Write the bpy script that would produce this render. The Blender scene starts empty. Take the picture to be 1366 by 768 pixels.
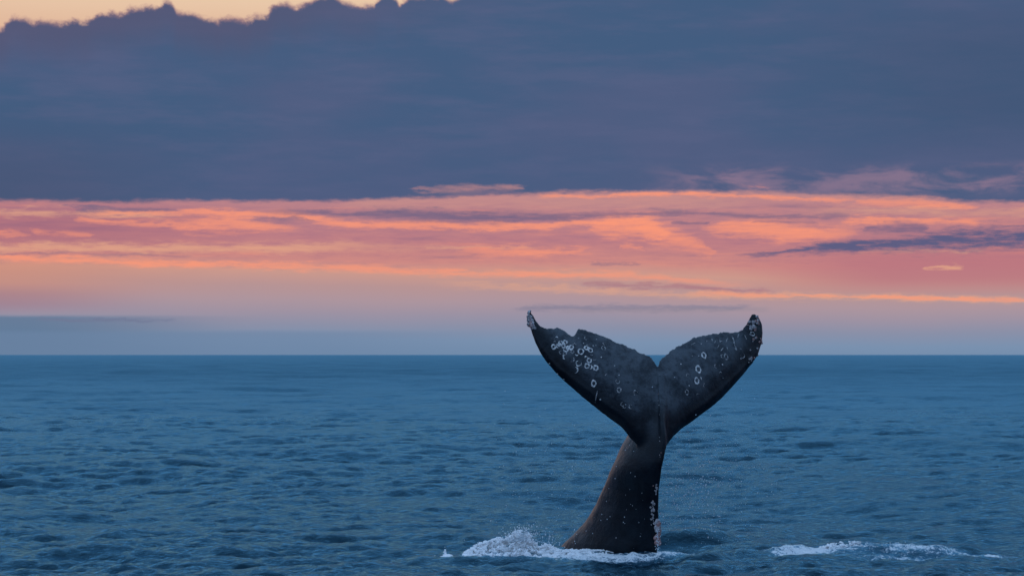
import bpy, bmesh, math, random
import numpy as np
from mathutils import Vector, noise as mnoise
from mathutils.bvhtree import BVHTree

random.seed(7); rng = np.random.default_rng(11)
R = math.radians
SC = bpy.context.scene
COL = SC.collection

# ------------------------------------------------------------------ camera
F = 3400.0            # focal length in photo pixels (1366 wide)
CH = 3.53             # eye height over the mean sea level, metres
D = 45.0              # distance of the whale
HOR = 473.0           # photo row of the horizon
cam_d = bpy.data.cameras.new('camera'); cam = bpy.data.objects.new('camera', cam_d); COL.objects.link(cam)
cam.location = (0, 0, CH); cam.rotation_euler = (R(90), 0, 0)
cam_d.sensor_width = 36; cam_d.lens = F / 1366 * 36; cam_d.shift_y = (HOR - 384) / 1366
cam_d.clip_start = 0.5; cam_d.clip_end = 200000
cam_d.dof.use_dof = True; cam_d.dof.focus_distance = D; cam_d.dof.aperture_fstop = 5.0
SC.camera = cam
SC.cycles.max_bounces = 4; SC.cycles.diffuse_bounces = 3; SC.cycles.glossy_bounces = 3
vs = SC.view_settings
vs.view_transform = 'Standard'; vs.look = 'None'; vs.exposure = 0.0; vs.gamma = 1.0; vs.use_curve_mapping = False

def lin(c):
    return tuple(((v/255)/12.92 if v/255 <= .04045 else ((v/255+.055)/1.055)**2.4) for v in c)

# ------------------------------------------------------------------ small node-expression helper
class N:
    def __init__(s, t, sock): s.t, s.s = t, sock
    def _m(s, op, o, rev=False):
        n = s.t.nodes.new('ShaderNodeMath'); n.operation = op
        a, b = (o, s) if rev else (s, o)
        for i, v in enumerate((a, b)):
            if isinstance(v, N): s.t.links.new(v.s, n.inputs[i])
            else: n.inputs[i].default_value = v
        return N(s.t, n.outputs[0])
    def __add__(s, o): return s._m('ADD', o)
    def __radd__(s, o): return s._m('ADD', o)
    def __sub__(s, o): return s._m('SUBTRACT', o)
    def __rsub__(s, o): return s._m('SUBTRACT', o, True)
    def __mul__(s, o): return s._m('MULTIPLY', o)
    def __rmul__(s, o): return s._m('MULTIPLY', o)
    def __truediv__(s, o): return s._m('DIVIDE', o)
    def max(s, o): return s._m('MAXIMUM', o)
    def min(s, o): return s._m('MINIMUM', o)
    def abs(s): return s._m('ABSOLUTE', 0.0)
    def sm(s, lo, hi):
        n = s.t.nodes.new('ShaderNodeMapRange'); n.interpolation_type = 'SMOOTHSTEP'
        s.t.links.new(s.s, n.inputs[0])
        o0, o1 = (0., 1.) if hi > lo else (1., 0.)
        n.inputs[1].default_value = min(lo, hi); n.inputs[2].default_value = max(lo, hi)
        n.inputs[3].default_value = o0; n.inputs[4].default_value = o1
        return N(s.t, n.outputs[0])
    def curve(s, pts, x0, x1, vec=False):
        n = s.t.nodes.new('ShaderNodeFloatCurve'); m = n.mapping; m.use_clip = False; m.extend = 'HORIZONTAL'
        c = m.curves[0]; pts = sorted(pts)
        P = [((x-x0)/(x1-x0), y) for x, y in pts]
        while len(c.points) < len(P): c.points.new(.5, .5)
        for q, (x, y) in zip(c.points, P):
            q.location = (x, y); q.handle_type = 'VECTOR' if vec else 'AUTO_CLAMPED'
        m.update()
        s.t.links.new(((s - x0) * (1.0/(x1-x0))).s, n.inputs['Value'])
        return N(s.t, n.outputs[0])
def mixc(t, f, a, b):
    n = t.nodes.new('ShaderNodeMix'); n.data_type = 'RGBA'; n.clamp_factor = True
    for sock, v in ((n.inputs[0], f), (n.inputs[6], a), (n.inputs[7], b)):
        if isinstance(v, N): t.links.new(v.s, sock)
        elif isinstance(v, (int, float)): sock.default_value = v
        else: sock.default_value = (*v, 1)
    return N(t, n.outputs[2])
def noise3(t, vec, scale, detail=4, rough=.55, dist=0.0):
    n = t.nodes.new('ShaderNodeTexNoise'); n.inputs['Scale'].default_value = scale
    n.inputs['Detail'].default_value = detail; n.inputs['Roughness'].default_value = rough
    n.inputs['Distortion'].default_value = dist
    t.links.new(vec, n.inputs['Vector']); return N(t, n.outputs['Fac'])
def scaled(t, vec, s, off=(0, 0, 0)):
    n = t.nodes.new('ShaderNodeMapping'); n.inputs['Scale'].default_value = s; n.inputs['Location'].default_value = off
    t.links.new(vec, n.inputs['Vector']); return n.outputs[0]

# ------------------------------------------------------------------ world: dusk sky with cloud decks (by direction)
TW = (.37, .62, 1.02)                     # twilight blue overhead
CL0, CL1 = (.20, .34, .58), (.25, .37, .60)
SUN_EL, SUN_AZ = R(2.0), R(-24)          # low sun behind the clouds, left of the view
world = bpy.data.worlds.new('World'); SC.world = world; world.use_nodes = True
world.cycles.sampling_method = 'NONE'
T = world.node_tree; T.nodes.clear()
tc = T.nodes.new('ShaderNodeTexCoord'); dirv = tc.outputs['Generated']
sep = T.nodes.new('ShaderNodeSeparateXYZ'); T.links.new(dirv, sep.inputs[0])
dx, dy, dz = (N(T, sep.outputs[i]) for i in range(3))
az = dx._m('ARCTAN2', dy)
el = dz.max(-1.0).min(1.0)._m('ARCSINE', 0.0)
ax = az * (F * 1.006) + 683.0            # degrees of azimuth and height, in units of 1/3400 rad
ey = HOR - el * (F * 1.001)
strv = lambda k, off=(0, 0, 0): scaled(T, dirv, (1, 1, k), off)
w1 = noise3(T, strv(7), 22, 6, .62) - .5
w2 = noise3(T, strv(5, (3, 1, 7)), 60, 5, .6) - .5
w3 = noise3(T, strv(2.0, (1, 5, 2)), 75, 5, .6) - .5
w4 = noise3(T, strv(4, (4, 6, 8)), 170, 5, .65) - .5
w5 = noise3(T, strv(1.3, (6, 2, 3)), 190, 5, .65) - .5
X = ax + w1 * 70 + w2 * 40 + w4 * 30
Y = ey + w1 * 9 + w2 * 13 + w4 * 9
sky = T.nodes.new('ShaderNodeTexSky'); sky.sky_type = 'NISHITA'; sky.sun_disc = False
sky.sun_elevation = SUN_EL; sky.sun_rotation = SUN_AZ; sky.air_density = 1.2; sky.dust_density = 2.5; sky.ozone_density = 2.5
# clear air along the horizon
ramp = T.nodes.new('ShaderNodeValToRGB'); cr = ramp.color_ramp; cr.interpolation = 'LINEAR'
low = noise3(T, strv(4, (9, 2, 4)), 7, 3, .5) - .5
yl = ey + low * 26 - (ax - 683.0) * 0.014
T.links.new(((HOR - yl) * (1/520.)).s, ramp.inputs[0])
stops = [(0, (114, 140, 171)), (18, (122, 145, 175)), (36, (138, 144, 168)), (54, (157, 146, 163)), (72, (173, 149, 158)), (90, (184, 148, 148)),
         (108, (204, 153, 140)), (124, (203, 136, 132)), (155, (184, 123, 133)), (205, (184, 130, 138)), (300, (226, 170, 140)),
         (430, (226, 186, 158)), (473, (234, 203, 172))]
cr.elements[0].position = 0.; cr.elements[0].color = (*lin(stops[0][1]), 1)
cr.elements[1].position = stops[-1][0]/520.; cr.elements[1].color = (*lin(stops[-1][1]), 1)
for p, c in stops[1:-1]: cr.elements.new(p/520.).color = (*lin(c), 1)
c = N(T, ramp.outputs[0])
B_, T_, M_, G_ = lin((251, 153, 121)), lin((226, 165, 136)), lin((94, 94, 130)), lin((132, 128, 150))
n_b = noise3(T, strv(14, (5, 5, 1)), 26, 6, .62)
n_f = noise3(T, strv(9, (2, 8, 3)), 55, 5, .6)
mod = (n_f - .35) * 2.6
wisp = (noise3(T, strv(9, (3, 3, 6)), 80, 7, .72) - .5) * 2.4 + w2 * .8
def streak(c, col, pts, w, st, soft=1.0, modk=.55):
    xs = [p[0] for p in pts]; x0, x1 = min(xs)-1, max(xs)+1
    ctr = X.curve(pts, x0, x1)
    stv = X.curve(st, x0, x1)
    wv = X.curve(w, x0, x1) if isinstance(w, list) else w
    dd = (Y - ctr).abs() / wv
    m = (1.15 - dd*(.72/soft) + wisp*1.25).sm(-.15, 1.25) * stv * (mod * modk + (1-modk))
    return mixc(T, m.max(0.).min(1.), c, col)
c = mixc(T, (wisp * .5 + .5).sm(.35, .95) * ey.sm(372, 345) * ey.sm(262, 280) * .22, c, lin((236, 156, 134)))
c = mixc(T, (wisp * -.5 + .5).sm(.45, 1.0) * ey.sm(372, 345) * ey.sm(262, 280) * .5, c, lin((146, 108, 132)))
inwin = (ax - 683.0).abs().sm(1500, 900)
# streaks of the deck everywhere along the horizon
bandm = ey.sm(365, 340) * ey.sm(255, 275)
c = mixc(T, (n_b.sm(.54, .70) * bandm) * (1 - inwin*.72), c, B_)
n_m = noise3(T, strv(16, (7, 1, 5)), 20, 5, .6)
c = mixc(T, (n_m.sm(.55, .72) * bandm * .75) * (1 - inwin*.6), c, M_)
c = mixc(T, (ax.sm(420, 40) * (ey-305).abs().sm(45, 8)) * .5 * inwin, c, lin((158, 100, 122)))
c = mixc(T, (ax.sm(950, 1200) * (ey-360).abs().sm(40, 10)) * .8 * inwin, c, lin((184, 116, 128)))
c = mixc(T, (ax.sm(330, 0) * (ey-372).abs().sm(40, 6)) * .55 * inwin, c, lin((206, 140, 118)))
c = mixc(T, (ax.sm(240, 0) * (ey-400).abs().sm(24, 4)) * .45 * inwin, c, lin((152, 112, 132)))
one = lambda a, b, v=1.0: [(a, 0), (a+(b-a)*.12, v), (b-(b-a)*.12, v), (b, 0)]
S = lambda col, pts, w, st, **k: streak(c, col, pts, w, st, **k)
# tan veils
c = S(T_, [(-90, 332), (200, 332), (342, 332), (467, 330), (600, 330)], 5.5, [(-90, .9), (342, .9), (470, .5), (600, 0)], modk=.3)
c = S(T_, [(560, 330), (720, 330)], 2, one(560, 720, .6))
c = S(lin((206, 150, 140)), [(450, 270), (700, 270), (1000, 272)], 9, one(450, 1000, .5), modk=.3)
# glowing streaks
c = S(T_, [(-90, 288), (113, 287), (250, 286)], 5, [(-90, .8), (150, .85), (250, 0)], modk=.4)
c = S(B_, [(90, 287), (175, 285), (238, 284), (342, 287), (392, 289), (455, 298), (555, 301), (684, 303), (734, 300), (784, 295), (834, 297), (884, 298)],
      [(90, 3), (342, 4), (455, 5), (684, 4), (800, 7), (884, 5)], [(90, 0), (190, .8), (300, .95), (700, .95), (860, 1), (884, 0)], modk=.3)
c = S(B_, [(220, 301), (300, 300), (345, 304), (410, 305)], [(220, 4), (300, 9), (345, 5), (410, 2)], [(220, 0), (255, .95), (345, .95), (410, 0)], modk=.35)
c = S(B_, [(110, 296), (180, 300), (250, 304)], 3, one(110, 250, .85))
c = S(B_, [(-60, 318), (43, 316)], 2.5, one(-60, 48, .7))
c = S(B_, [(60, 314), (100, 315), (135, 318)], 2.5, one(58, 136, .7))
c = S(B_, [(-90, 344), (0, 346), (100, 348), (212, 353), (342, 355), (405, 356), (497, 358), (592, 364), (684, 365), (834, 368), (934, 376), (1010, 381)],
      [(-90, 3.2), (342, 4), (684, 4.5), (1010, 3)], [(-90, .9), (300, .95), (500, .75), (684, .8), (850, .7), (1010, 0)], modk=.35)
c = S(T_, [(560, 378), (684, 383), (859, 390), (959, 393), (1026, 394), (1154, 397), (1271, 400), (1450, 404)], 4, [(560, 0), (700, .6), (900, .7), (1026, .85), (1154, .9), (1350, .7), (1450, .5)], modk=.3)
c = S(B_, [(900, 391), (1026, 394), (1154, 397), (1271, 400), (1450, 404)], 2.2, [(900, 0), (1000, .6), (1250, .8), (1450, .5)], modk=.35)
c = S(B_, [(590, 339), (640, 337), (684, 335), (740, 336), (800, 333)], [(590, 2), (684, 6), (740, 5), (800, 3)], [(590, 0), (640, .6), (684, .9), (770, .85), (800, 0)], modk=.5)
c = S(B_, [(715, 262), (760, 262), (899, 260), (1026, 265), (1145, 269)], 2.6, [(715, 0), (760, .85), (1000, .95), (1100, .8), (1145, 0)], modk=.25)
c = S(B_, [(1140, 271), (1220, 275), (1300, 280)], [(1140, 3), (1220, 5), (1300, 3)], one(1140, 1300, .9), modk=.4)
c = S(T_, [(1040, 283), (1200, 284), (1420, 290)], 5, [(1040, 0), (1200, .55), (1420, .6)], modk=.7)
# curling bright patch right of centre
c = S(B_, [(790, 300), (840, 303), (885, 310)], [(790, 5), (840, 14), (885, 9)], one(785, 890, .95), modk=.4)
c = S(B_, [(855, 305), (885, 312), (915, 323), (948, 334)], [(855, 10), (900, 12), (948, 5)], one(850, 950, .85), modk=.55)
c = S(B_, [(832, 331), (850, 329)], 3, one(830, 853, .8))
c = S(B_, [(950, 306), (1000, 306), (1040, 311), (1090, 312), (1150, 309)], [(950, 5), (1040, 11), (1090, 9), (1150, 4)], [(945, 0), (975, .85), (1030, 1), (1100, .9), (1150, 0)], modk=.4)
c = S(B_, [(1125, 297), (1190, 296), (1250, 297), (1310, 303)], 3.4, one(1120, 1312, .95), modk=.3)
c = S(T_, [(1232, 359), (1275, 357)], 2.4, one(1230, 1276, .9), modk=.2)
c = S(T_, [(1150, 339), (1310, 336)], 1.6, one(1150, 1310, .6))
# slate streaks
c = S(M_, [(95, 281), (160, 280), (225, 280)], 3.2, one(90, 228, .85), modk=.4)
c = S(M_, [(330, 284), (492, 286), (592, 289), (684, 290), (772, 287), (859, 286), (934, 285), (1026, 290), (1145, 289)],
      [(330, 2.2), (492, 5), (592, 7.5), (684, 7), (772, 3.6), (1145, 3)], [(330, 0), (450, .8), (592, .9), (684, .85), (772, .75), (934, .75), (1100, .6), (1145, 0)], modk=.25)
c = S(M_, [(345, 294), (415, 294)], 2, one(342, 416, .7))
c = S(M_, [(905, 298), (950, 298)], 2.4, one(900, 952, .8))
c = S(M_, [(1015, 298), (1090, 298)], 2, one(1010, 1090, .6))
c = S(M_, [(1150, 309), (1195, 306), (1235, 306)], [(1150, 2), (1195, 6), (1235, 4)], one(1148, 1238, .9), modk=.4)
c = S(M_, [(980, 342), (1024, 339), (1070, 333), (1128, 330), (1180, 328), (1250, 324), (1366, 319), (1480, 316)],
      [(980, 1), (1024, 2.5), (1060, 5), (1128, 7), (1250, 10.5), (1366, 12), (1480, 12)], [(980, 0), (1040, .95), (1128, 1.15), (1300, 1.2), (1480, 1.1)], soft=1.0, modk=.1)
c = S(M_, [(798, 354), (850, 352)], 1.6, one(795, 852, .6))
c = S(lin((165, 112, 128)), [(790, 381), (860, 381), (950, 386), (1030, 388)], 3, one(785, 1030, .75), modk=.3)
c = S(M_, [(-40, 341), (60, 341), (200, 342)], 1.6, one(-40, 260, .45))
# low haze bank and the thin lens cloud
c = S(G_, [(690, 413), (760, 410), (860, 411), (1010, 409)], [(690, 2), (760, 4), (1010, 2.5)], one(685, 1012, .85), modk=.2)
c = S(lin((148, 138, 152)), [(760, 415), (1030, 413)], 3, one(740, 1040, .5), modk=.2)
lb = (ey + w1*5).sm(419, 425) * (ax + w1*60).sm(380, 20) * inwin
c = mixc(T, lb * .85, c, lin((94, 120, 150)))
c = S(lin((112, 120, 148)), [(60, 426), (140, 427), (235, 427)], 1.8, one(50, 240, .8), modk=.2)
lb2 = (ey + w1*5).sm(438, 446) * (ax + w1*60).sm(760, 350) * inwin
c = mixc(T, lb2 * .6, c, lin((108, 132, 164)))
# the big slate cloud bank
Yb = ey + w1*5 + w2*9 + w4*9
xb = ax + w2*16
lowpts = [(-60, 271), (0, 272), (85, 273), (215, 271), (342, 270), (467, 269), (555, 265), (620, 262), (684, 260), (747, 258), (899, 256), (1024, 259), (1139, 263), (1248, 268), (1269, 271), (1366, 274), (1430, 275)]
lowe = xb.curve([(p, q/300.) for p, q in lowpts], -60, 1430) * 300.
toppts = [(-40, 47), (0, 45), (7, 48), (22, 32), (37, 34), (47, 39), (57, 35), (82, 40), (102, 34), (114, 37), (134, 25), (152, 24), (159, 26), (174, 19), (199, 16), (209, 14), (221, 7), (231, 12),
          (236, 22), (254, 22), (269, 28), (284, 30), (289, 33), (304, 27), (326, 32), (340, 24), (353, 25), (368, 10), (386, 8), (390, 15), (412, 5), (428, -1), (444, -1), (452, 4), (476, 11), (502, 9),
          (505, -4), (524, -4), (531, 8), (551, -2), (590, -3), (603, 2), (616, -4), (640, -14), (700, -30), (800, -45), (1000, -70), (1366, -100)]
tope = (ax + w3*12 + w5*9).curve([(p, q/100.) for p, q in toppts], -40, 1366, True) * 100.
big = noise3(T, strv(3.0, (4, 4, 4)), 3.2, 5, .55)
tope = tope - (1 - (ax-500).abs().sm(2400, 1000)) * ((big - .28) * 900)
bmask = (lowe - Yb).sm(-3.0, 5.0) * ((ey + w3*10 + w5*20) - tope).sm(-4.5, 5.0)
bc1 = noise3(T, strv(3.5, (6, 3, 2)), 9, 5, .55)
bc2 = noise3(T, strv(6, (2, 9, 2)), 24, 5, .6)
bank = mixc(T, bc1.sm(.35, .68), lin((67, 93, 128)), lin((80, 94, 129)))
bank = mixc(T, bc2.sm(.40, .72) * .5, bank, lin((90, 99, 134)))
bank = mixc(T, ax.sm(900, 1366) * (ey-110).abs().sm(150, 30) * .65, bank, lin((62, 84, 116)))
bank = mixc(T, ((ey - tope).sm(70, 8)) * .65 * ax.sm(700, 300), bank, lin((88, 86, 114)))
bank = mixc(T, ((ey + w5*16 - tope).sm(8, -2)) * .85, bank, lin((186, 142, 138)))
bank = mixc(T, (ey.sm(150, 260)) * .35, bank, lin((84, 92, 128)))
bank = mixc(T, ax.sm(330, 0) * ey.sm(120, 260) * .5, bank, lin((70, 82, 112)))
# lavender tatters on its lower right, and a small lit fragment
tat = noise3(T, strv(4, (8, 8, 1)), 34, 6, .62, .4)
bank = mixc(T, tat.sm(.40, .66) * (Yb-243).abs().sm(28, 8) * ax.sm(840, 960) * .8 * inwin, bank, lin((140, 118, 142)))
bank = mixc(T, tat.sm(.58, .70) * (Yb-252).abs().sm(9, 3) * (ax-985).abs().sm(70, 20) * .9, bank, lin((226, 140, 126)))
c = mixc(T, bmask, c, bank)
c = S(lin((192, 138, 138)), [(560, 257), (590, 253), (640, 251), (690, 250)], [(560, 2), (600, 5), (690, 3.5)], one(552, 700, .85), modk=.6)
c = S(lin((112, 104, 134)), [(560, 262), (630, 259), (700, 257)], 2.5, one(562, 700, .6), modk=.2)
# overhead: broken slate deck against the clear twilight above the frame
fr = el.sm(.143, .27)
deck = noise3(T, strv(1.6, (1, 2, 9)), 3.5, 6, .58)
sc_n = T.nodes.new('ShaderNodeVectorMath'); sc_n.operation = 'SCALE'; T.links.new(sky.outputs[0], sc_n.inputs[0]); sc_n.inputs[3].default_value = 0.03
clear = mixc(T, 1.0, N(T, sc_n.outputs[0]), TW); clear.s.node.blend_type = 'ADD'
over = mixc(T, deck.sm(.42, .66) * .6, clear, mixc(T, bc1.sm(.3, .7), CL0, CL1))
c = mixc(T, fr, c, over)
# the dusk dims away from the sunset, behind the viewer
back = ((dy * math.cos(SUN_AZ) + dx * math.sin(SUN_AZ)) * -1.0).sm(-.2, .9) * el.sm(1.2, .35)
c = mixc(T, back * .45, c, lin((52, 66, 96)))
sc2 = T.nodes.new('ShaderNodeVectorMath'); sc2.operation = 'SCALE'; T.links.new(c.s, sc2.inputs[0]); sc2.inputs[3].default_value = 10.0
bg = T.nodes.new('ShaderNodeBackground'); bg.inputs['Strength'].default_value = 0.10
T.links.new(sc2.outputs[0], bg.inputs['Color'])
ow = T.nodes.new('ShaderNodeOutputWorld'); T.links.new(bg.outputs[0], ow.inputs[0])

# ------------------------------------------------------------------ sun: very low, filtered by the clouds
sd = bpy.data.lights.new('sun', 'SUN'); sd.energy = 0.06; sd.angle = R(14); sd.color = (1.0, .66, .48)
so = bpy.data.objects.new('sun', sd); COL.objects.link(so); so.location = (-20, 40, 30)
so.rotation_euler = Vector((math.sin(SUN_AZ)*math.cos(SUN_EL), math.cos(SUN_AZ)*math.cos(SUN_EL), math.sin(SUN_EL))).to_track_quat('Z', 'Y').to_euler()

# ------------------------------------------------------------------ helpers
def world_at(u, v, dep):
    """photo pixel at a given distance -> metres"""
    return Vector(((u-683)/F*dep, dep, CH + (HOR-v)/F*dep))
def obj(name, verts, faces, mat=None, parent=None, smooth=True):
    me = bpy.data.meshes.new(name); me.from_pydata([tuple(v) for v in verts], [], faces); me.update()
    if smooth: me.polygons.foreach_set('use_smooth', [True]*len(me.polygons))
    if mat: me.materials.append(mat)
    o = bpy.data.objects.new(name, me); COL.objects.link(o)
    if parent: o.parent = parent
    return o
def tag(o, label=None, cat=None, group=None, kind=None):
    for k, v in (('label', label), ('category', cat), ('group', group), ('kind', kind)):
        if v: o[k] = v
    return o
def newmat(name):
    m = bpy.data.materials.new(name); m.use_nodes = True
    t = m.node_tree; b = t.nodes['Principled BSDF']; return m, t, b

# ------------------------------------------------------------------ materials
def mat_sea():
    m, t, b = newmat('sea_water')
    geo = t.nodes.new('ShaderNodeNewGeometry'); pos = geo.outputs['Position']
    at = t.nodes.new('ShaderNodeAttribute'); at.attribute_name = 'foam'
    fo = N(t, at.outputs['Fac'])
    ar = t.nodes.new('ShaderNodeAttribute'); ar.attribute_name = 'ripple'; rip = (N(t, ar.outputs['Fac']) + (noise3(t, scaled(t, pos, (1, .8, 1)), .06, 7, .62) - .5)*.22).max(.1)
    n1 = noise3(t, scaled(t, pos, (1, 1, 1)), 9, 5, .65, .6)
    n2 = noise3(t, scaled(t, pos, (1, 1, 1)), 32, 4, .6)
    foam = (fo*.86 + (n1-.5)*1.6 + (n2-.5)*1.0).sm(.42, .80) * fo.sm(.04, .2)
    big = noise3(t, pos, .05, 3, .5)
    deep = mixc(t, big.sm(.3, .7), (.002, .015, .029), (.003, .020, .037))
    deep = mixc(t, (fo*.9 + (n1-.5)*.5).sm(.05, .75)*.75, deep, (.10, .22, .31))
    h1 = noise3(t, scaled(t, pos, (1, 1.3, 1)), 2.6, 6, .64, .3)
    h2 = noise3(t, scaled(t, pos, (1.2, 1, 1), (5, 3, 1)), 10.0, 5, .6, .4)
    bp = t.nodes.new('ShaderNodeBump'); bp.inputs['Strength'].default_value = 1.0; bp.inputs['Distance'].default_value = 1.0
    t.links.new((h1*.042 + h2*.022 + noise3(t, scaled(t, pos, (1, 1.2, 1), (2, 9, 4)), 30, 3, .6)*.0045).s, bp.inputs['Height'])
    t.nodes.remove(b)
    df = t.nodes.new('ShaderNodeBsdfDiffuse'); t.links.new(deep.s, df.inputs['Color'])
    gl = t.nodes.new('ShaderNodeBsdfGlossy'); gl.inputs['Color'].default_value = (.37, .80, 1.0, 1); t.links.new(rip.s, gl.inputs['Roughness'])
    fz = t.nodes.new('ShaderNodeFresnel'); fz.inputs['IOR'].default_value = 1.333
    for n_ in (df, gl, fz): t.links.new(bp.outputs[0], n_.inputs['Normal'])
    mx = t.nodes.new('ShaderNodeMixShader'); t.links.new((N(t, fz.outputs[0]) * (1.0 - rip*1.40)).s, mx.inputs[0])
    t.links.new(df.outputs[0], mx.inputs[1]); t.links.new(gl.outputs[0], mx.inputs[2])
    fb = t.nodes.new('ShaderNodeBsdfPrincipled'); fb.inputs['Base Color'].default_value = (.80, .84, .86, 1); fb.inputs['Roughness'].default_value = .6
    bf = t.nodes.new('ShaderNodeBump'); bf.inputs['Strength'].default_value = .8; bf.inputs['Distance'].default_value = .06
    t.links.new((n1 + n2*.5).s, bf.inputs['Height']); t.links.new(bf.outputs[0], fb.inputs['Normal'])
    mf = t.nodes.new('ShaderNodeMixShader'); t.links.new(foam.s, mf.inputs[0]); t.links.new(mx.outputs[0], mf.inputs[1]); t.links.new(fb.outputs[0], mf.inputs[2])
    out = [n_ for n_ in t.nodes if n_.type == 'OUTPUT_MATERIAL'][0]; t.links.new(mf.outputs[0], out.inputs['Surface'])
    return m
def mat_skin():
    m, t, b = newmat('whale_skin')
    geo = t.nodes.new('ShaderNodeNewGeometry'); pos = geo.outputs['Position']
    n1 = noise3(t, pos, 2.6, 5, .6); n2 = noise3(t, pos, 22, 5, .7); n3 = noise3(t, pos, 70, 3, .6)
    tco = t.nodes.new('ShaderNodeTexCoord'); sx = t.nodes.new('ShaderNodeSeparateXYZ'); t.links.new(tco.outputs['Object'], sx.inputs[0])
    am = t.nodes.new('ShaderNodeAttribute'); am.attribute_name = 'edge_shade'
    up = (N(t, sx.outputs[2]) + (n1-.5)*.9).sm(1.9, 2.8) * (N(t, am.outputs['Fac']) + (n2-.5)*.35).sm(.25, .95)       # grey mottled fluke pigment, black stock; shade at root and leading edges painted in
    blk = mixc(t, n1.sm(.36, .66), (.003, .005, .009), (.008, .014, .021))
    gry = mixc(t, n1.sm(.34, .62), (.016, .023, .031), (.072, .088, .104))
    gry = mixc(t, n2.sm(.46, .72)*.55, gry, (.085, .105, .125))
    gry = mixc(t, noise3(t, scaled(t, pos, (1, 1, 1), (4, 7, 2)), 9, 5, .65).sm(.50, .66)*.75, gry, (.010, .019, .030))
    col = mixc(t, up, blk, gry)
    col = mixc(t, n3.sm(.68, .76)*.35, col, (.12, .14, .17))
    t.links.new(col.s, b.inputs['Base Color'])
    t.links.new((n2*.30 + .18).s, b.inputs['Roughness'])
    b.inputs['Specular IOR Level'].default_value = .2
    bp = t.nodes.new('ShaderNodeBump'); bp.inputs['Strength'].default_value = .6; bp.inputs['Distance'].default_value = .02
    t.links.new((n2*.8 + n3*.3 + noise3(t, pos, 8, 3, .5)*.8).s, bp.inputs['Height']); t.links.new(bp.outputs[0], b.inputs['Normal'])
    return m
def mat_simple(name, a, bcol, scale, rough, bump=.4, dist=.01):
    m, t, b = newmat(name)
    geo = t.nodes.new('ShaderNodeNewGeometry'); pos = geo.outputs['Position']
    n1 = noise3(t, pos, scale, 5, .65)
    t.links.new(mixc(t, n1.sm(.38, .64), a, bcol).s, b.inputs['Base Color']); b.inputs['Roughness'].default_value = rough
    bp = t.nodes.new('ShaderNodeBump'); bp.inputs['Strength'].default_value = bump; bp.inputs['Distance'].default_value = dist
    t.links.new(n1.s, bp.inputs['Height']); t.links.new(bp.outputs[0], b.inputs['Normal'])
    return m
M_SEA, M_SKIN = mat_sea(), mat_skin()
M_SCAR = mat_simple('scar_white', (.34, .35, .36), (.95, .90, .84), 28, .5)
M_FAINT = mat_simple('scar_faint', (.07, .08, .09), (.58, .56, .55), 45, .5)
M_BARN = mat_simple('barnacle_shell', (.30, .27, .28), (.62, .57, .56), 30, .7)
M_PINK = mat_simple('barnacle_pink', (.34, .17, .15), (.55, .36, .33), 30, .6)
def mat_foam():
    m, t, b = newmat('foam_white')
    geo = t.nodes.new('ShaderNodeNewGeometry'); n1 = noise3(t, geo.outputs['Position'], 16, 4, .6)
    t.links.new(mixc(t, n1.sm(.3, .6), (.90, .93, .95), (.97, .98, .985)).s, b.inputs['Base Color'])
    b.inputs['Subsurface Weight'].default_value = .9; b.inputs['Subsurface Radius'].default_value = (1, 1, 1); b.inputs['Subsurface Scale'].default_value = .06
    b.inputs['Roughness'].default_value = .5
    return m
M_FOAM = mat_foam()
M_DROP = mat_simple('spray_drops', (.62, .70, .76), (.85, .88, .90), 5, .15, 0)

# ------------------------------------------------------------------ sea surface
def wave_tile(L, n, lmin, lmax, wind, slope_rms, seed, spread=2.0, p=4.0, chop=.9):
    g = np.random.default_rng(seed)
    k1 = 2*np.pi*np.fft.fftfreq(n, L/n); kx, ky = np.meshgrid(k1, k1, indexing='ij')
    k = np.hypot(kx, ky); k[0, 0] = 1
    cs = (kx*math.cos(wind) + ky*math.sin(wind))/k
    S = k**(-p) * np.exp(-(2*np.pi/(lmax*k))**2*1.2) * np.exp(-(k*lmin/(2*np.pi))**2) * (np.abs(cs)**spread + .12)
    S[0, 0] = 0
    h = np.sqrt(S) * (g.normal(size=(n, n)) + 1j*g.normal(size=(n, n)))
    H = np.fft.ifft2(h).real
    sx = np.fft.ifft2(1j*kx*np.fft.fft2(H)).real; sy = np.fft.ifft2(1j*ky*np.fft.fft2(H)).real
    f = slope_rms/np.sqrt((sx**2+sy**2).mean())
    Hf = np.fft.fft2(H)*f
    dxx = np.fft.ifft2(1j*kx/k*Hf).real*chop; dyy = np.fft.ifft2(1j*ky/k*Hf).real*chop
    return (L, n, np.stack([H*f, dxx, dyy]).astype(np.float32))
def sample(tile, x, y, rot):
    L, n, A = tile
    c, s = math.cos(rot), math.sin(rot)
    u = ((x*c - y*s)/L*n) % n; v = ((x*s + y*c)/L*n) % n
    i = np.floor(u).astype(int); j = np.floor(v).astype(int); fu = (u-i).astype(np.float32); fv = (v-j).astype(np.float32)
    i %= n; j %= n; i2 = (i+1) % n; j2 = (j+1) % n
    o = A[:, i, j]*(1-fu)*(1-fv) + A[:, i2, j]*fu*(1-fv) + A[:, i, j2]*(1-fu)*fv + A[:, i2, j2]*fu*fv
    return o[0], o[1]*c + o[2]*s, -o[1]*s + o[2]*c
t_swell = wave_tile(1201., 512, 12., 60, R(80)+.4, .032, 14, 2.0)
t_long = wave_tile(311., 512, 2.6, 16, R(72), .058, 3, 3.0)
t_mid = wave_tile(71., 512, .38, 2.4, R(100)+.7, .165, 5, 2.5)
t_short = wave_tile(13.7, 512, .09, .9, R(82)+1.9, .19, 8, 2.0)

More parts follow.
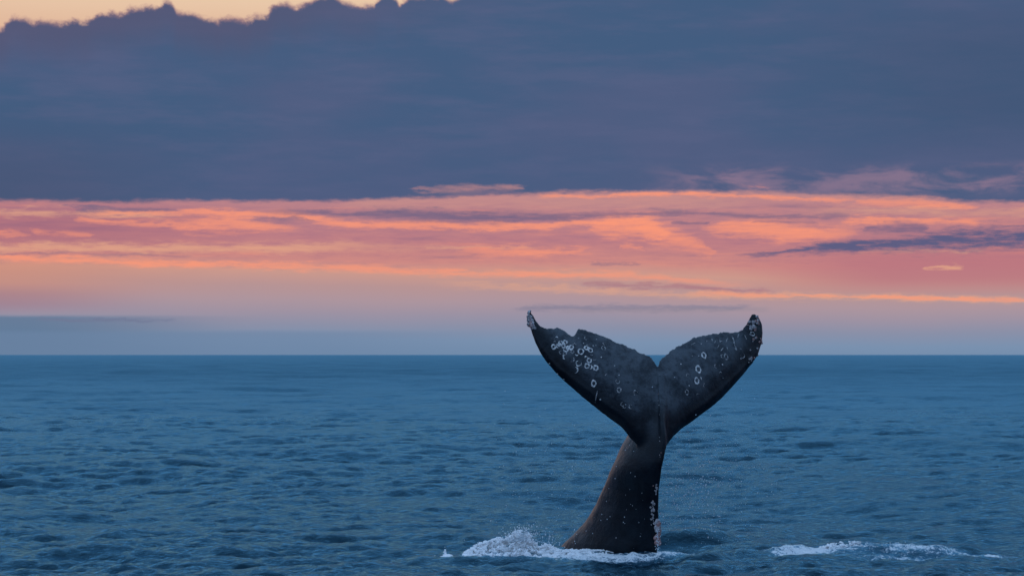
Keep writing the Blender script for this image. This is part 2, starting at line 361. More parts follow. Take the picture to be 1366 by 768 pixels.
# swell and foam features that belong to the dive (whale local, metres)
WX, WY = (838-683)/F*D, D
def gx(u): return (u-683)/F*D
def vnoise(x, y, seed, sc):
    g = np.random.default_rng(seed).random((64, 64)).astype(np.float32)
    u = x*sc; v = y*sc; i = np.floor(u).astype(int); j = np.floor(v).astype(int); a = u-i; b = v-j
    a = a*a*(3-2*a); b = b*b*(3-2*b)
    G = lambda p, q: g[p % 64, q % 64]
    return G(i, j)*(1-a)*(1-b)+G(i+1, j)*a*(1-b)+G(i, j+1)*(1-a)*b+G(i+1, j+1)*a*b
def fbm(x, y, seed, sc, o=4):
    return sum(vnoise(x, y, seed+q, sc*2**q)*.5**q for q in range(o))/sum(.5**q for q in range(o))
def bump2(x, y, x0, y0, sx, sy): return np.exp(-((x-x0)/sx)**2 - ((y-y0)/sy)**2)
def sea_feature(x, y):
    z = .15*bump2(x, y, gx(955), D-1.1, .85, .7) + .13*bump2(x, y, gx(935), D+1.9, .9, .6)
    z += .10*bump2(x, y, gx(690), D+.1, .8, .5) + .09*bump2(x, y, gx(1125), D-.3, .55, .5) + .05*bump2(x, y, gx(1210), D-.5, .9, .6)
    z -= .05*bump2(x, y, gx(1000), D-1.8, 1.2, .5)
    return z
def sea_foam(x, y):
    n = fbm(x, y, 4, 1.7, 4)-.5
    f = 1.0*bump2(x, y, gx(700), D+.1, .95, .8) + .9*bump2(x, y, gx(790), D-.5, .85, .55) + .62*bump2(x, y, gx(855), D-.75, .55, .40)
    f += .6*bump2(x, y, gx(900), D-.4, .5, .4)
    f += .72*bump2(x, y, gx(1120), D-.1, .6, .8) + .60*bump2(x, y, gx(1215), D-.3, .75, .6) + .7*bump2(x, y, gx(1060), D-.4, .6, .5)
    f += .66*bump2(x, y, gx(1190), D-1.3, .9, .3) + .7*bump2(x, y, gx(1290), D-.8, .7, .4) + .5*bump2(x, y, gx(600), D-.2, .3, .3)
    f += .5*bump2(x, y, gx(70), D-1.3, .3, .25) + .35*bump2(x, y, gx(195), D-1.4, .2, .2)
    return np.clip(f*(1+1.2*n), 0, 1)

_px, _py = np.meshgrid(np.linspace(gx(700), gx(930), 12), np.linspace(D-1.2, D+.6, 8)); _px, _py = _px.ravel(), _py.ravel()
Z0 = float((sample(t_swell, _px, _py, .4)[0] + sample(t_long, _px, _py, 0.)[0]).mean())    # mean level at the whale is height 0
def build_sea():
    fine = np.arange(-R(14.2), R(14.2), .00072)
    outer = R(14.2)*np.exp(np.linspace(0, math.log(180/14.2), 40))
    azs = np.concatenate([-outer[::-1][:-1], fine, outer[:-1]])
    rs = [1.5]
    while rs[-1] < 60000:
        r = rs[-1]
        rs.append(r*(1+(.05 if r < 27 else min(.0021*max(1, r/90)**.8, .06))))
    rs = np.array(rs); dr = np.gradient(rs)
    daz = np.gradient(azs)
    A, Rr = np.meshgrid(azs, rs, indexing='xy')
    cell = np.maximum(np.abs(daz)[None, :]*Rr*1.0, dr[:, None])
    x = (Rr*np.sin(A)).ravel(); y = (Rr*np.cos(A)).ravel(); cell = cell.ravel()
    z = np.zeros_like(x); ddx = np.zeros_like(x); ddy = np.zeros_like(x)
    for tile, rot, lim in ((t_swell, .4, 30.), (t_long, .0, 8.0), (t_mid, .7, 3.6), (t_short, 1.9, .55)):
        w = np.clip(1.6 - cell/lim, 0, 1)
        # gusts: rougher and calmer patches of water
        if tile is t_mid or tile is t_short: w = w*(.40 + 1.2*fbm(x, y, 21, .11, 3))
        h, a, b = sample(tile, x, y, rot)
        z += h*w; ddx += a*w; ddy += b*w
    rip = .145 + .325*np.clip(np.log(np.maximum(cell, .08)/.08)/math.log(4/.08), 0, 1)
    f = sea_foam(x, y)
    z += sea_feature(x, y) - Z0
    z += np.where(f > .02, (fbm(x, y, 9, 9., 3)-.4)*.10*np.clip(f*1.4, 0, 1), 0)
    X3 = np.stack([x - ddx*1.0, y - ddy*1.0, z], 1).astype(np.float32)
    nr, nc = Rr.shape
    idx = np.arange(nr*nc).reshape(nr, nc)
    q = np.stack([idx[:-1, :-1], idx[:-1, 1:], idx[1:, 1:], idx[1:, :-1]], -1).reshape(-1, 4)
    wrap = np.stack([idx[:-1, -1], idx[:-1, 0], idx[1:, 0], idx[1:, -1]], -1)
    q = np.concatenate([q, wrap])
    me = bpy.data.meshes.new('sea')
    me.vertices.add(len(X3)); me.vertices.foreach_set('co', X3.ravel())
    me.loops.add(q.size); me.loops.foreach_set('vertex_index', q.ravel().astype(np.int32))
    me.polygons.add(len(q)); me.polygons.foreach_set('loop_start', np.arange(0, q.size, 4, dtype=np.int32))
    me.polygons.foreach_set('loop_total', np.full(len(q), 4, np.int32))
    me.polygons.foreach_set('use_smooth', np.ones(len(q), bool))
    me.update(calc_edges=True)
    at = me.attributes.new('foam', 'FLOAT', 'POINT'); at.data.foreach_set('value', f.astype(np.float32))
    at = me.attributes.new('ripple', 'FLOAT', 'POINT'); at.data.foreach_set('value', rip.astype(np.float32))
    me.materials.append(M_SEA)
    o = bpy.data.objects.new('sea', me); COL.objects.link(o)
    tag(o, 'choppy deep blue sea reaching the horizon', kind='structure')
    return o
sea = build_sea()
def sea_z(x, y):
    x = np.array([x]); y = np.array([y]); return float(sample(t_swell, x, y, .4)[0][0] + sample(t_long, x, y, 0.)[0][0] + sample(t_mid, x, y, .7)[0][0] + sea_feature(x, y)[0]) - Z0

# ------------------------------------------------------------------ whale
Z1 = lambda p: (680 + p[0]/3.794, 400 + p[1]/3.794)
LEAD_L = [Z1(p) for p in [(745, 790), (690, 765), (640, 735), (604, 703), (588, 678), (560, 645), (520, 615), (470, 575), (410, 525), (350, 475), (290, 425), (235, 375), (190, 320), (150, 260), (125, 205), (110, 160), (98, 115), (94, 88), (103, 62)]]
TRAIL_L = [Z1(p) for p in [(748, 342), (735, 318), (715, 290), (690, 275), (650, 265), (635, 250), (600, 240), (570, 222), (530, 212), (505, 195), (470, 182), (420, 165), (380, 150), (345, 146), (331, 174), (318, 188), (290, 170), (268, 150), (245, 140), (215, 143), (185, 142), (155, 132), (135, 108), (120, 80), (103, 62)]]
LEAD_R = [Z1(p) for p in [(745, 790), (785, 765), (805, 732), (830, 697), (865, 660), (915, 625), (975, 580), (1030, 535), (1080, 490), (1130, 435), (1180, 380), (1225, 325), (1255, 280), (1275, 225), (1281, 170), (1277, 125), (1262, 92), (1238, 70)]]
TRAIL_R = [Z1(p) for p in [(748, 342), (760, 305), (790, 280), (815, 255), (845, 235), (890, 215), (930, 190), (985, 180), (1020, 172), (1050, 170), (1090, 160), (1120, 165), (1150, 162), (1180, 148), (1195, 125), (1210, 95), (1224, 73), (1238, 70)]]
def resample(pts, n, pw=1.0):
    p = np.array(pts); s = np.concatenate([[0], np.cumsum(np.hypot(*np.diff(p, axis=0).T))]); s /= s[-1]
    t = np.linspace(0, 1, n)**pw
    return np.stack([np.interp(t, s, p[:, 0]), np.interp(t, s, p[:, 1])], 1)
def fluke_depth(u, v):
    x = (u-880)/75.6; z = (600-v)/75.6
    return .36*x + .11*x*x + .24*z + .05*z*z - .30
def loft(rings, cap=True):
    n = len(rings[0]); V = [p for r in rings for p in r]; Fc = []
    for i in range(len(rings)-1):
        for j in range(n):
            a = i*n+j; b = i*n+(j+1) % n; Fc.append((a, b, b+n, a+n))
    if cap: Fc.append(tuple(range(n))[::-1]); Fc.append(tuple(range((len(rings)-1)*n, len(rings)*n)))
    return V, Fc
def blade(lead, trail, seed):
    n = 190; L = resample(lead, n); Tt = resample(trail, n)
    g = random.Random(seed); rings = []
    K = 22
    for i in range(n):
        s = i/(n-1)
        l, t = L[i].copy(), Tt[i].copy()
        ch = np.hypot(*(t-l))
        if ch > 10 and s > .01:       # knobbly trailing edge
            k = mnoise.noise(Vector((s*48, seed, 0)))*1.7 + mnoise.noise(Vector((s*105, seed, 3)))*1.3
            d = (t-l)/ch; t = t + d*k*min(1, (ch-10)/30)*min(1, s*8)
        th = (.150*(1-s)**1.1 + .050) * min(1, (1-s)*14+.35)
        up, lo = [], []
        for j in range(K+1):
            c = (1-math.cos(math.pi*j/K))/2
            prof = 2.85*(.2969*math.sqrt(c) - .126*c - .3516*c*c + .2843*c**3 - .1036*c**4) + .07*math.sin(math.pi*min(1, c*1.02))
            prof += .36*min(1, s*3.5)*math.exp(-((c-.10)/.065)**2)
            h = th*prof + .011*min(1, c*8)
            u, v = l[0]+(t[0]-l[0])*c, l[1]+(t[1]-l[1])*c
            dep = D + fluke_depth(u, v) + .62*(ch/75.6)*((c-.5)**2 - .03)*(.25+.75*min(1, s*4.5))
            # soft roll behind the leading edge
            n0 = Vector((.30, -1, .22)).normalized()
            base = world_at(u, v, dep)
            up.append(base + n0*h*1.0); lo.append(base - n0*h*.85)
        rings.append(up + lo[::-1][1:-1] + [lo[0]] if False else up + lo[::-1])
    return loft(rings)
# stock sections: photo row, left edge, right edge, half thickness, keel direction, depth offset
STK = [(850, 690, 874, .62, 46, 1.75), (790, 716, 873, .52, 46, 1.12), (760, 733, 873, .45, 46, .84), (739, 744, 873, .40, 46, .66), (725, 756, 874, .37, 46, .55), (712, 770, 875, .34, 46, .45), (693, 785, 876, .30, 46, .31), (674, 797, 876.5, .265, 46, .19),
       (649, 807, 877.5, .235, 45, .06), (622, 818, 881, .215, 42, -.04), (598, 829, 884.5, .205, 36, -.09), (584, 837, 886, .20, 32, -.07), (568, 846, 888, .19, 28, -.03), (545, 857, 889, .16, 25, .08), (520, 866, 888, .12, 24, .2), (500, 872, 886, .08, 24, .3)]
def section(a, b, psi, m=40):
    d = Vector((math.sin(psi), -math.cos(psi), 0)); e = Vector((math.cos(psi), math.sin(psi), 0)); out = []
    for j in range(m):
        t = 2*math.pi*j/m; ct, st = math.cos(t), math.sin(t); ex = 1.22   # slightly keeled lens
        out.append(d*a*math.copysign(abs(ct)**ex, ct)*1.0 + e*b*math.copysign(abs(st)**ex, st))
    return out
def stock():
    rows = np.array(STK); vv = np.arange(850, 499, -5.0)
    rings = []
    for v in vv:
        l, r, b, ps, dep = [np.interp(v, rows[::-1, 0], rows[::-1, k]) for k in (1, 2, 3, 4, 5)]
        dep += D; w = (r-l)/2/F*dep; lo, hi = .02, 3.0
        for _ in range(30):
            a = (lo+hi)/2; sx = max(p.x for p in section(a, b, R(ps)))
            lo, hi = (a, hi) if sx < w else (lo, a)
        c = world_at((l+r)/2, v, dep)
        k = min(1, max(0, (655-v)/60)); k = k*k*(3-2*k); c.y += k*(D + fluke_depth(880, v) - .25 + max(0, 590-v)/90*.16 + a*math.cos(R(ps)) - c.y)
        rings.append([c + p for p in section(a, b, R(ps))])
    return loft(rings)
bm = bmesh.new()
def addto(VF):
    vs_ = [bm.verts.new(p) for p in VF[0]]
    for f in VF[1]:
        try: bm.faces.new([vs_[i] for i in f])
        except ValueError: pass
addto(blade(LEAD_L, TRAIL_L, 3)); addto(blade(LEAD_R, TRAIL_R, 8)); addto(stock())
bmesh.ops.triangulate(bm, faces=bm.faces[:]); bmesh.ops.recalc_face_normals(bm, faces=bm.faces[:])
me0 = bpy.data.meshes.new('raw'); bm.to_mesh(me0); bm.free()
raw = bpy.data.objects.new('raw', me0); COL.objects.link(raw)
md = raw.modifiers.new('r', 'REMESH'); md.mode = 'VOXEL'; md.voxel_size = .0155
ms = raw.modifiers.new('s', 'SMOOTH'); ms.factor = .5; ms.iterations = 3
dg = bpy.context.evaluated_depsgraph_get(); ev = raw.evaluated_get(dg)
body_me = bpy.data.meshes.new_from_object(ev); bpy.data.objects.remove(raw); bpy.data.meshes.remove(me0)
body_me.name = 'body'
base = Vector((gx(815), D+.35, 0))
nv = len(body_me.vertices); co = np.empty(nv*3, np.float32); body_me.vertices.foreach_get('co', co); co = co.reshape(-1, 3)
# relax the seam between stock and blades a little more, then gentle skin unevenness
ed = np.empty(len(body_me.edges)*2, np.int32); body_me.edges.foreach_get('vertices', ed); ed = ed.reshape(-1, 2)
zz = co[:, 2]; xx = co[:, 0]
cx0 = gx(880)
wgt = np.exp(-((xx-cx0)/.55)**2) * np.clip((zz-1.2)/.5, 0, 1)*np.clip((3.15-zz)/.4, 0, 1)
deg = np.bincount(ed.ravel(), minlength=nv)[:, None]
for _ in range(60):
    s = np.zeros_like(co)
    for k in range(3):
        s[:, k] = np.bincount(ed[:, 0], weights=co[ed[:, 1], k], minlength=nv) + np.bincount(ed[:, 1], weights=co[ed[:, 0], k], minlength=nv)
    co += (s/deg - co)*(wgt*.6)[:, None]
# ventral keel running up the face of the flukes
body_me.vertices.foreach_set('co', co.ravel()); body_me.update()
nrm = np.empty(nv*3, np.float32); body_me.vertices.foreach_get('normal', nrm); nrm = nrm.reshape(-1, 3)
zpx = HOR - (co[:, 2]-CH)/co[:, 1]*F; xpx = 683 + co[:, 0]/co[:, 1]*F
keelx = np.interp(zpx, [490, 520, 560, 600, 640], [879, 880.5, 883, 885, 880])
ka = np.interp(zpx, [495, 525, 560, 600, 640], [0, .05, .085, .06, 0])
front = np.clip(-nrm[:, 1]*1.5, 0, 1)
co += nrm*(ka*np.exp(-((xpx-keelx)/3.2)**2)*front)[:, None]
un = np.array([mnoise.noise(Vector((p[0]*3, p[1]*3, p[2]*3)))*.010 + mnoise.noise(Vector((p[0]*11, p[1]*11, p[2]*8)))*.0035 for p in co.tolist()], np.float32)
co += nrm*un[:, None]
body_me.vertices.foreach_set('co', (co - np.array(base, np.float32)).ravel()); body_me.update()
ed_px = np.concatenate([resample(LEAD_L, 260), resample(LEAD_R, 260)]).astype(np.float32)     # leading-edge shade, painted dark into the skin colour
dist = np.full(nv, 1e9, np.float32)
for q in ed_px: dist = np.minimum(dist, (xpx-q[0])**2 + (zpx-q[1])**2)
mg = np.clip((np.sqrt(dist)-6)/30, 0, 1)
at_ = body_me.attributes.new('edge_shade', 'FLOAT', 'POINT'); at_.data.foreach_set('value', mg.astype(np.float32))
body_me.polygons.foreach_set('use_smooth', [True]*len(body_me.polygons))
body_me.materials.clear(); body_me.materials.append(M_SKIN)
whale = bpy.data.objects.new('whale', None); COL.objects.link(whale); whale.location = base; whale.empty_display_size = .5
tag(whale, 'dark wet whale tail with raised notched flukes diving into the sea', 'whale')
body = bpy.data.objects.new('body', body_me); COL.objects.link(body); body.parent = whale
bvh = BVHTree.FromPolygons([tuple(p) for p in co.tolist()], [tuple(p.vertices) for p in body_me.polygons])
eye = Vector((0, 0, CH))
def hit(u, v):
    d = (world_at(u, v, D) - eye).normalized(); r = bvh.ray_cast(eye, d, 200)
    return (r[0], r[1]) if r[0] else (None, None)
def frame(n, up=Vector((0, 0, 1))):
    t = up.cross(n); t.normalize(); return t, n.cross(t).normalized()
def snap(p, n):
    r = bvh.ray_cast(p + n*.12, -n, .4)
    return (r[0], r[1]) if r[0] else (p, n)
def ring_scar(u, v, rx, ry, w, a0=0., a1=360., mat=M_SCAR, seed=0):
    w *= .80
    p, n = hit(u, v)
    if p is None: return
    t, b = frame(n); g = random.Random(seed); m = max(9, int(40*(a1-a0)/360)); V = []; Fc = []
    closed = a1-a0 >= 359; ph = g.random()*9
    for i in range(m if closed else m+1):
        an = R(a0 + (a1-a0)*i/m); k = 1 + .13*mnoise.noise(Vector((math.cos(an)*1.3+ph, math.sin(an)*1.3, seed)))
        ww = w*max(.25, 1 + 1.1*mnoise.noise(Vector((math.cos(an)*1.5+ph, math.sin(an)*1.5, seed+5))))
        if not closed: ww *= max(.15, math.sin(math.pi*i/m))
        for q, hgt in ((1+ww/rx, .0004), (1, .007), (1-ww/rx, .0004)):
            c = p + t*math.cos(an)*rx*k*q + b*math.sin(an)*ry*k*q
            s, nn = snap(c, n); V.append(s + nn*hgt - base)
    cnt = len(V)//3
    for i in range(cnt if closed else cnt-1):
        j = (i+1) % cnt
        for q in (0, 1): Fc.append((i*3+q, j*3+q, j*3+q+1, i*3+q+1))
    obj('barnacle_scar', V, Fc, mat, whale)
def line_scar(pts, w, mat=M_FAINT, name='scratch'):
    V = []; Fc = []; P = resample(pts, 10)
    for i, (u, v) in enumerate(P):
        p, n = hit(u, v)
        if p is None: continue
        t, b = frame(n); d = Vector((P[-1][0]-P[0][0], 0, -(P[-1][1]-P[0][1]))).normalized(); sd_ = n.cross(d).normalized()
        ww = w*(math.sin(math.pi*(i+.5)/10)*.8+.2)
        for k, hg in ((-1, .0004), (0, .006), (1, .0004)): V.append(p + sd_*ww*k + n*hg - base)
    for i in range(len(V)//3-1):
        for q in (0, 1): Fc.append((i*3+q, i*3+q+1, i*3+4+q, i*3+3+q))
    if Fc: obj(name, V, Fc, mat, whale)
m1 = lambda r: r/7.68/75.6      # zoomed pixels -> metres
rings5 = [(65,172,18,24,0,360,1), (185,125,19,21,0,360,1), (137,132,20,22,0,360,1), (112,165,17,20,0,300,1), (192,198,24,26,0,360,1), (245,178,23,24,0,360,1), (278,155,17,20,-20,200,0),
          (345,220,27,31,0,360,1), (400,183,19,20,0,360,1), (418,165,15,15,20,260,0), (443,207,22,25,0,360,1), (577,185,20,25,0,360,0), (585,140,15,16,30,300,0), (430,312,21,24,0,360,1), (400,285,16,16,20,190,1),
          (477,292,21,18,190,350,0), (408,368,21,24,0,360,1), (440,380,18,20,-110,100,1), (498,388,21,25,0,360,1), (322,340,26,30,60,380,1), (255,302,20,25,-160,120,0), (292,410,21,28,-120,110,1), (477,548,22,29,0,360,1),
          (722,525,20,24,120,420,0), (736,614,19,24,0,360,0), (180,240,16,18,0,360,0), (140,228,15,16,40,330,0), (305,245,18,16,180,340,1), (258,222,15,18,0,360,0), (178,275,13,22,80,290,1), (138,500,20,24,10,190,0),
          (75,130,18,16,20,160,0), (455,250,12,12,180,350,0), (60,85,22,10,200,340,0), (95,85,16,18,0,150,1), (215,185,18,20,0,360,1), (165,165,18,18,0,360,1), (125,150,15,15,0,360,1), (395,85,13,18,80,330,0)]
for i, (x, y, a, b_, a0, a1, s) in enumerate(rings5):
    ring_scar(730+x/7.68, 440+y/7.68, m1(a), m1(b_), .0135 if s else .009, a0, a1, M_SCAR if s else M_FAINT, i)
for i, (x, y, a, b_) in enumerate([(637, 470, 10, 13), (613, 540, 9, 10), (570, 527, 8, 9), (580, 540, 6, 7)]):
    ring_scar(680+x/3.794, 400+y/3.794, a/3.794/75.6, b_/3.794/75.6, .009, 30*i, 30*i+300, M_FAINT, 60+i)
rings6 = [(300,258,22,32,0,360,1), (242,402,26,38,0,360,1), (226,520,23,31,0,360,1), (125,637,19,27,0,360,0), (527,275,22,30,0,360,0), (493,270,17,22,40,300,0), (695,262,26,26,170,420,0), (138,470,18,24,30,240,0), (480,130,17,24,0,200,0),
          (305,570,12,20,70,260,0), (240,665,18,14,20,200,0), (425,370,18,20,30,300,0), (470,445,18,16,0,180,0), (800,42,24,24,0,360,0), (792,42,30,16,180,360,1), (265,498,9,18,-60,90,1)]
for i, (x, y, a, b_, a0, a1, s) in enumerate(rings6):
    ring_scar(900+x/7.683, 440+y/7.683, m1(a), m1(b_), .0135 if s else .009, a0, a1, M_SCAR if s else M_FAINT, 80+i)
for a in [((542, 82), (524, 130)), ((598, 76), (618, 152)), ((586, 62), (604, 108)), ((165, 152), (212, 130)), ((455, 155), (438, 182)), ((657, 38), (645, 82)), ((716, 52), (738, 98)), ((420, 110), (410, 135)), ((500, 180), (470, 218)),
          ((535, 170), (545, 210)), ((610, 150), (640, 200)), ((665, 190), (690, 196)), ((460, 95), (470, 130)), ((380, 85), (388, 120))]:
    line_scar([(900+p[0]/7.683, 440+p[1]/7.683) for p in a], .008)
line_scar([(730+515/7.68, 440+622/7.68), (730+490/7.68, 440+738/7.68)], .009)
line_scar([(730+590/7.68, 440+470/7.68), (730+606/7.68, 440+448/7.68)], .008)
# small pale spots
def spot(u, v, r, mat=M_SCAR):
    p, n = hit(u, v)
    if p is None: return
    t, b = frame(n); V = [p + n*.008 - base]; k = 7
    for i in range(k):
        an = 2*math.pi*i/k; q = r*random.uniform(.7, 1.3); s, nn = snap(p + t*math.cos(an)*q + b*math.sin(an)*q, n); V.append(s + nn*.0004 - base)
    obj('pale_spot', V, [(0, 1+i, 1+(i+1) % k) for i in range(k)], mat, whale)
for (x, y, r) in [(372, 135, 7), (470, 160, 7), (320, 85, 6), (505, 95, 6), (555, 280, 8), (690, 365, 7), (735, 460, 6), (22, 345, 10), (292, 640, 9), (500, 158, 5), (60, 425, 7), (105, 450, 8), (545, 712, 8), (170, 505, 8)]:
    spot(730+x/7.68, 440+y/7.68, m1(r))
for (x, y, r) in [(630, 195, 13), (490, 355, 8), (792, 298, 9), (330, 115, 6), (272, 140, 6), (245, 265, 7), (65, 348, 10), (610, 130, 9), (150, 570, 6), (180, 265, 5), (845, 262, 8), (860, 225, 7), (800, 350, 8)]:
    spot(900+x/7.683, 440+y/7.683, m1(r))

# barnacles
def barn_mesh(name, g, mat, k=8):
    V = []; Fc = []
    for rr, hh in ((1.0, 0), (.86, .45), (.62, .8), (.42, .82), (.34, .5)):
        for i in range(k):
            a = 2*math.pi*i/k; q = rr*(1+g.uniform(-.12, .12)); V.append((q*math.cos(a), q*math.sin(a), hh*(1+g.uniform(-.1, .1))))
    for r in range(4):
        for i in range(k): Fc.append((r*k+i, r*k+(i+1) % k, (r+1)*k+(i+1) % k, (r+1)*k+i))
    Fc.append(tuple(range(4*k, 5*k)))
    me = bpy.data.meshes.new(name); me.from_pydata(V, [], Fc); me.materials.append(mat); return me
gb = random.Random(5)
BM = [barn_mesh('barnacle', gb, M_BARN) for _ in range(3)]; BP = [barn_mesh('barnacle', gb, M_PINK) for _ in range(2)]
def barnacle(parent, p, n, r, pink=False):
    o = bpy.data.objects.new('barnacle', gb.choice(BP if pink else BM)); COL.objects.link(o); o.parent = parent
    o.location = p - n*.004 - base; o.rotation_euler = n.to_track_quat('Z', 'Y').to_euler(); o.scale = (r, r, r*gb.uniform(.8, 1.5))
def cluster(u0, v0, su, sv, cnt, r0, r1, pink):
    e = bpy.data.objects.new('barnacle_cluster', None); COL.objects.link(e); e.parent = whale; e.empty_display_size = .1
    for _ in range(cnt):
        c = world_at(u0+gb.gauss(0, su), v0+gb.gauss(0, sv), D + fluke_depth(u0, v0) - .2 + gb.uniform(-.25, .25))
        r = bvh.find_nearest(c)
        if r[0]: barnacle(e, r[0], r[1], gb.uniform(r0, r1), gb.random() < pink)
    return e
cluster(703, 423, 3.2, 4.5, 34, .025, .055, .35)
cluster(1009, 427, 4.0, 5.0, 30, .014, .036, .3)
cluster(1016, 452, 1.5, 10, 14, .012, .026, .6)
cluster(1006, 478, 4, 6, 8, .012, .024, .3)
def keel_cluster(vals, cnt, r0, r1, pink, du=0):
    e = bpy.data.objects.new('barnacle_cluster', None); COL.objects.link(e); e.parent = whale; e.empty_display_size = .1
    for _ in range(cnt):
        v = gb.uniform(*vals); edge = np.interp(v, [500, 540, 570, 598, 622, 649, 693, 739], [879, 881, 884, 884.5, 881, 877.5, 876, 873])
        p, n = hit(edge - abs(gb.gauss(0, 2.2)) - 1.0 + du, v)
        if p is not None: barnacle(e, p, n, gb.uniform(r0, r1), gb.random() < pink)
keel_cluster((520, 640), 9, .006, .014, .1)
keel_cluster((645, 660), 12, .010, .022, .1)
keel_cluster((664, 700), 26, .010, .024, .05, -3)
e = cluster(877, 702, 1.2, 3.0, 1, .03, .03, 0)
eb = bpy.data.objects.new('barnacle_cluster', None); COL.objects.link(eb); eb.parent = whale
for (u0, v0, cnt, pk) in ((876, 702, 16, .25), (875, 720, 12, .95)):
    for _ in range(cnt):
        p, n = hit(min(u0 + gb.gauss(0, 2), 875), v0 + gb.gauss(0, 4))
        if p is None: continue
        n = (n + Vector((.9, -.1, 0))).normalized(); barnacle(eb, p + Vector((gb.uniform(0, .06), -.01, 0)), n, gb.uniform(.025, .055), gb.random() < pk)

# ------------------------------------------------------------------ splash, foam and spray
def ico(r, sub=1):
    b = bmesh.new(); bmesh.ops.create_icosphere(b, subdivisions=sub, radius=r)
    V = [v.co.copy() for v in b.verts]; Fc = [tuple(x.index for x in f.verts) for f in b.faces]; b.free(); return V, Fc
ICO1 = ico(1, 1); ICO2 = ico(1, 2)
def blobs(lst, tpl, jitter=.25):
    V = []; Fc = []
    for (p, r, sz) in lst:
        o = len(V); s = random.random()*50
        for q in tpl[0]:
            k = 1 + jitter*mnoise.noise(q*1.7 + Vector((s, s, 0)))*2
            V.append(Vector((q.x*r*k, q.y*r*k, q.z*r*k*sz)) + p)
        Fc += [tuple(i+o for i in f) for f in tpl[1]]
    return V, Fc
def remeshed(name, V, Fc, vox, mat, it=2, amp=.012):
    me = bpy.data.meshes.new(name); me.from_pydata([tuple(v) for v in V], [], Fc)
    o = bpy.data.objects.new(name, me); COL.objects.link(o)
    m = o.modifiers.new('r', 'REMESH'); m.mode = 'VOXEL'; m.voxel_size = vox
    m = o.modifiers.new('s', 'SMOOTH'); m.factor = .5; m.iterations = it
    ev = o.evaluated_get(bpy.context.evaluated_depsgraph_get()); me2 = bpy.data.meshes.new_from_object(ev)
    bpy.data.objects.remove(o); bpy.data.meshes.remove(me); me2.name = name; me2.materials.clear(); me2.materials.append(mat)
    n_ = len(me2.vertices); c_ = np.empty(n_*3, np.float32); me2.vertices.foreach_get('co', c_); nn_ = np.empty(n_*3, np.float32); me2.vertices.foreach_get('normal', nn_)
    c_ = c_.reshape(-1, 3); k_ = np.array([mnoise.fractal(Vector(p)*14, 1.0, 2.0, 3)*amp for p in c_.tolist()], np.float32)
    me2.vertices.foreach_set('co', (c_ + nn_.reshape(-1, 3)*k_[:, None]).ravel())
    me2.polygons.foreach_set('use_smooth', [True]*len(me2.polygons)); me2.update()
    o = bpy.data.objects.new(name, me2); COL.objects.link(o); return o
def foam_mound(name, prof, base_v, depth, thick, cnt, label, seed, strands=()):
    g = random.Random(seed); lst = []; drops = []
    us = [p[0] for p in prof]; vs2 = [p[1] for p in prof]
    for _ in range(cnt):
        u = g.uniform(us[0], us[-1]); top = np.interp(u, us, vs2); bv = np.interp(u, [us[0], us[-1]], base_v)
        hgt = max(0, (bv-top))/F*depth
        f = g.random()**1.3; zz_ = hgt*f; w = thick*(1-f*.9)
        r = g.choice((.010, .013, .017, .023, .034))*(1.15-f*.55)
        p = Vector(((u-683)/F*depth, depth + g.uniform(-w, w), max(zz_ - r*.8, -.01))); p.z += sea_z(p.x, p.y)*.6
        if f > .22 and mnoise.noise(p*5.5) < -.10 - .25*(1-f): continue
        lst.append((p, r, .85))
    for (u0, v0, u1, v1, n) in strands:
        for i in range(n):
            f = i/(n-1); p = world_at(u0+(u1-u0)*f + g.gauss(0, 1.2), v0+(v1-v0)*f+g.gauss(0, .8), depth + g.uniform(-.1, .1)); lst.append((p, g.uniform(.012, .024)*(1.2-.6*f), 1.2))
    for _ in range(cnt//60 if cnt > 1000 else 0):                                    # thrown fingers of water along the top
        u = g.uniform(us[0]+4, us[-1]-4); top = np.interp(u, us, vs2); bv = np.interp(u, [us[0], us[-1]], base_v)
        L_ = (bv-top)*g.uniform(.1, .5) + 1.0; tl = g.gauss(0, .35); dd = g.uniform(-.15, .15)
        for i in range(9):
            f = i/8; lst.append((world_at(u + tl*L_*f, top + 2 - (L_+2)*f, depth + dd), .013*(1.25-f), 1.2))
    V, Fc = blobs(lst, ICO1)
    o = remeshed(name, V, Fc, .012, M_FOAM, 4, .011)
    tag(o, label, 'foam', kind='stuff'); return o
Z3 = lambda x, y: (560+x/5.254, 690+y/5.254)
prof = [Z3(*p) for p in [(300, 262), (340, 235), (400, 205), (490, 188), (560, 172), (600, 195), (630, 165), (660, 135), (710, 125), (770, 150), (800, 200), (830, 245), (850, 230), (890, 213), (940, 230), (965, 246), (1070, 240), (1120, 256), (1200, 262), (1290, 272), (1360, 286)]]
foam_mound('splash', prof, (745, 746.5), D+.15, .75, 8000, 'tall frothy white splash heaped against the foot of the whale tail', 4,
           [(683, 722, 688, 705, 26), (677, 726, 674, 709, 14), (690, 718, 695, 706, 14), (703, 722, 701, 704, 16), (712, 730, 720, 721, 18), (720, 735, 727, 724, 12), (655, 728, 653, 723, 6)])
foam_mound('splash', [Z3(*p) for p in [(85, 275), (105, 248), (130, 268), (165, 258), (185, 250), (230, 252), (262, 262)]], (743, 743), D-.1, .25, 500, 'tiny white wavelet crest beside the tall splash', 6, [(593, 738, 595.5, 730, 10)])
Z7 = lambda x, y: (1000+x/3.732, 690+y/3.732)
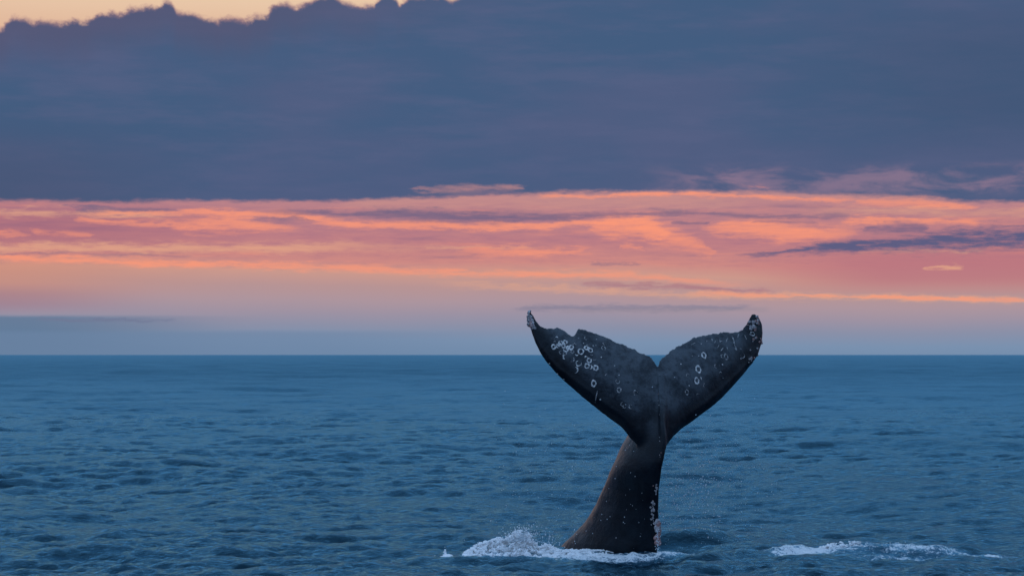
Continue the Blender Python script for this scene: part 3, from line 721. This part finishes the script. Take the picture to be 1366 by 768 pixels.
foam_mound('splash', [Z7(*p) for p in [(60, 190), (110, 182), (170, 182), (250, 184), (300, 182), (340, 175), (400, 156), (470, 146), (520, 152), (570, 164), (590, 180), (640, 186), (700, 180), (740, 170), (800, 170), (850, 182), (930, 196), (960, 204)]],
           (742, 744.5), D-.15, .6, 5000, 'long low white foam crest on open water away from the whale tail', 9, [(1180, 735, 1186, 722, 8), (1121, 731, 1128, 728, 8)])
# spray: falling drops round the tail
gs = random.Random(12); lst = []
def drop(u, v, dd, r): lst.append((world_at(u, v, D+dd), r, gs.uniform(1.0, 1.9)))
for _ in range(760):
    u = gs.gauss(925, 42); v = gs.gauss(640, 48)
    if v < 735 and u < 1060 and v > 500: drop(u, v, gs.uniform(-.4, 2.2), gs.choice((.004, .005, .006, .008)))
for _ in range(150):
    u = gs.uniform(880, 960); v = gs.gauss(660, 22); drop(u, v, gs.uniform(-.6, .6), gs.choice((.007, .009, .011)))
for _ in range(190):
    u = gs.uniform(660, 850); v = gs.gauss(640, 55)
    if 500 < v < 735: drop(u, v, gs.uniform(-1, 1), gs.choice((.005, .006, .007)))
for _ in range(520):
    u = gs.gauss(694, 9); v = 722 - abs(gs.gauss(0, 9)); drop(u + (722-v)*gs.uniform(-.4, .9), v, gs.uniform(-.3, .3), gs.choice((.004, .005, .007, .010)))
for _ in range(260):
    u = gs.gauss(700, 26); v = 735 - abs(gs.gauss(0, 14)); drop(u, v, gs.uniform(-.4, .3), gs.choice((.006, .008, .011)))
for _ in range(60):
    u = gs.gauss(1150, 40); v = 735 - abs(gs.gauss(0, 6)); drop(u, v, gs.uniform(-.5, 0), gs.choice((.006, .008, .01)))
for _ in range(14):          # runs and drips in front of the stock
    v = gs.uniform(655, 738); l = np.interp(v, [600, 650, 700, 740], [832, 808, 782, 748]); u = gs.uniform(l, 872); drop(u, v, -.75 + gs.uniform(-.5, .1), gs.choice((.0025, .0035, .005)))
for _ in range(60):
    u = gs.gauss(877, 1.5); drop(u, gs.uniform(705, 736), gs.uniform(-.5, -.2), gs.choice((.006, .008)))
V, Fc = blobs([(p, r, s) for p, r, s in lst], ICO1, .12)
sp = obj('spray', V, Fc, M_DROP); tag(sp, 'scattered falling water drops flung off the whale tail', 'spray', kind='stuff')
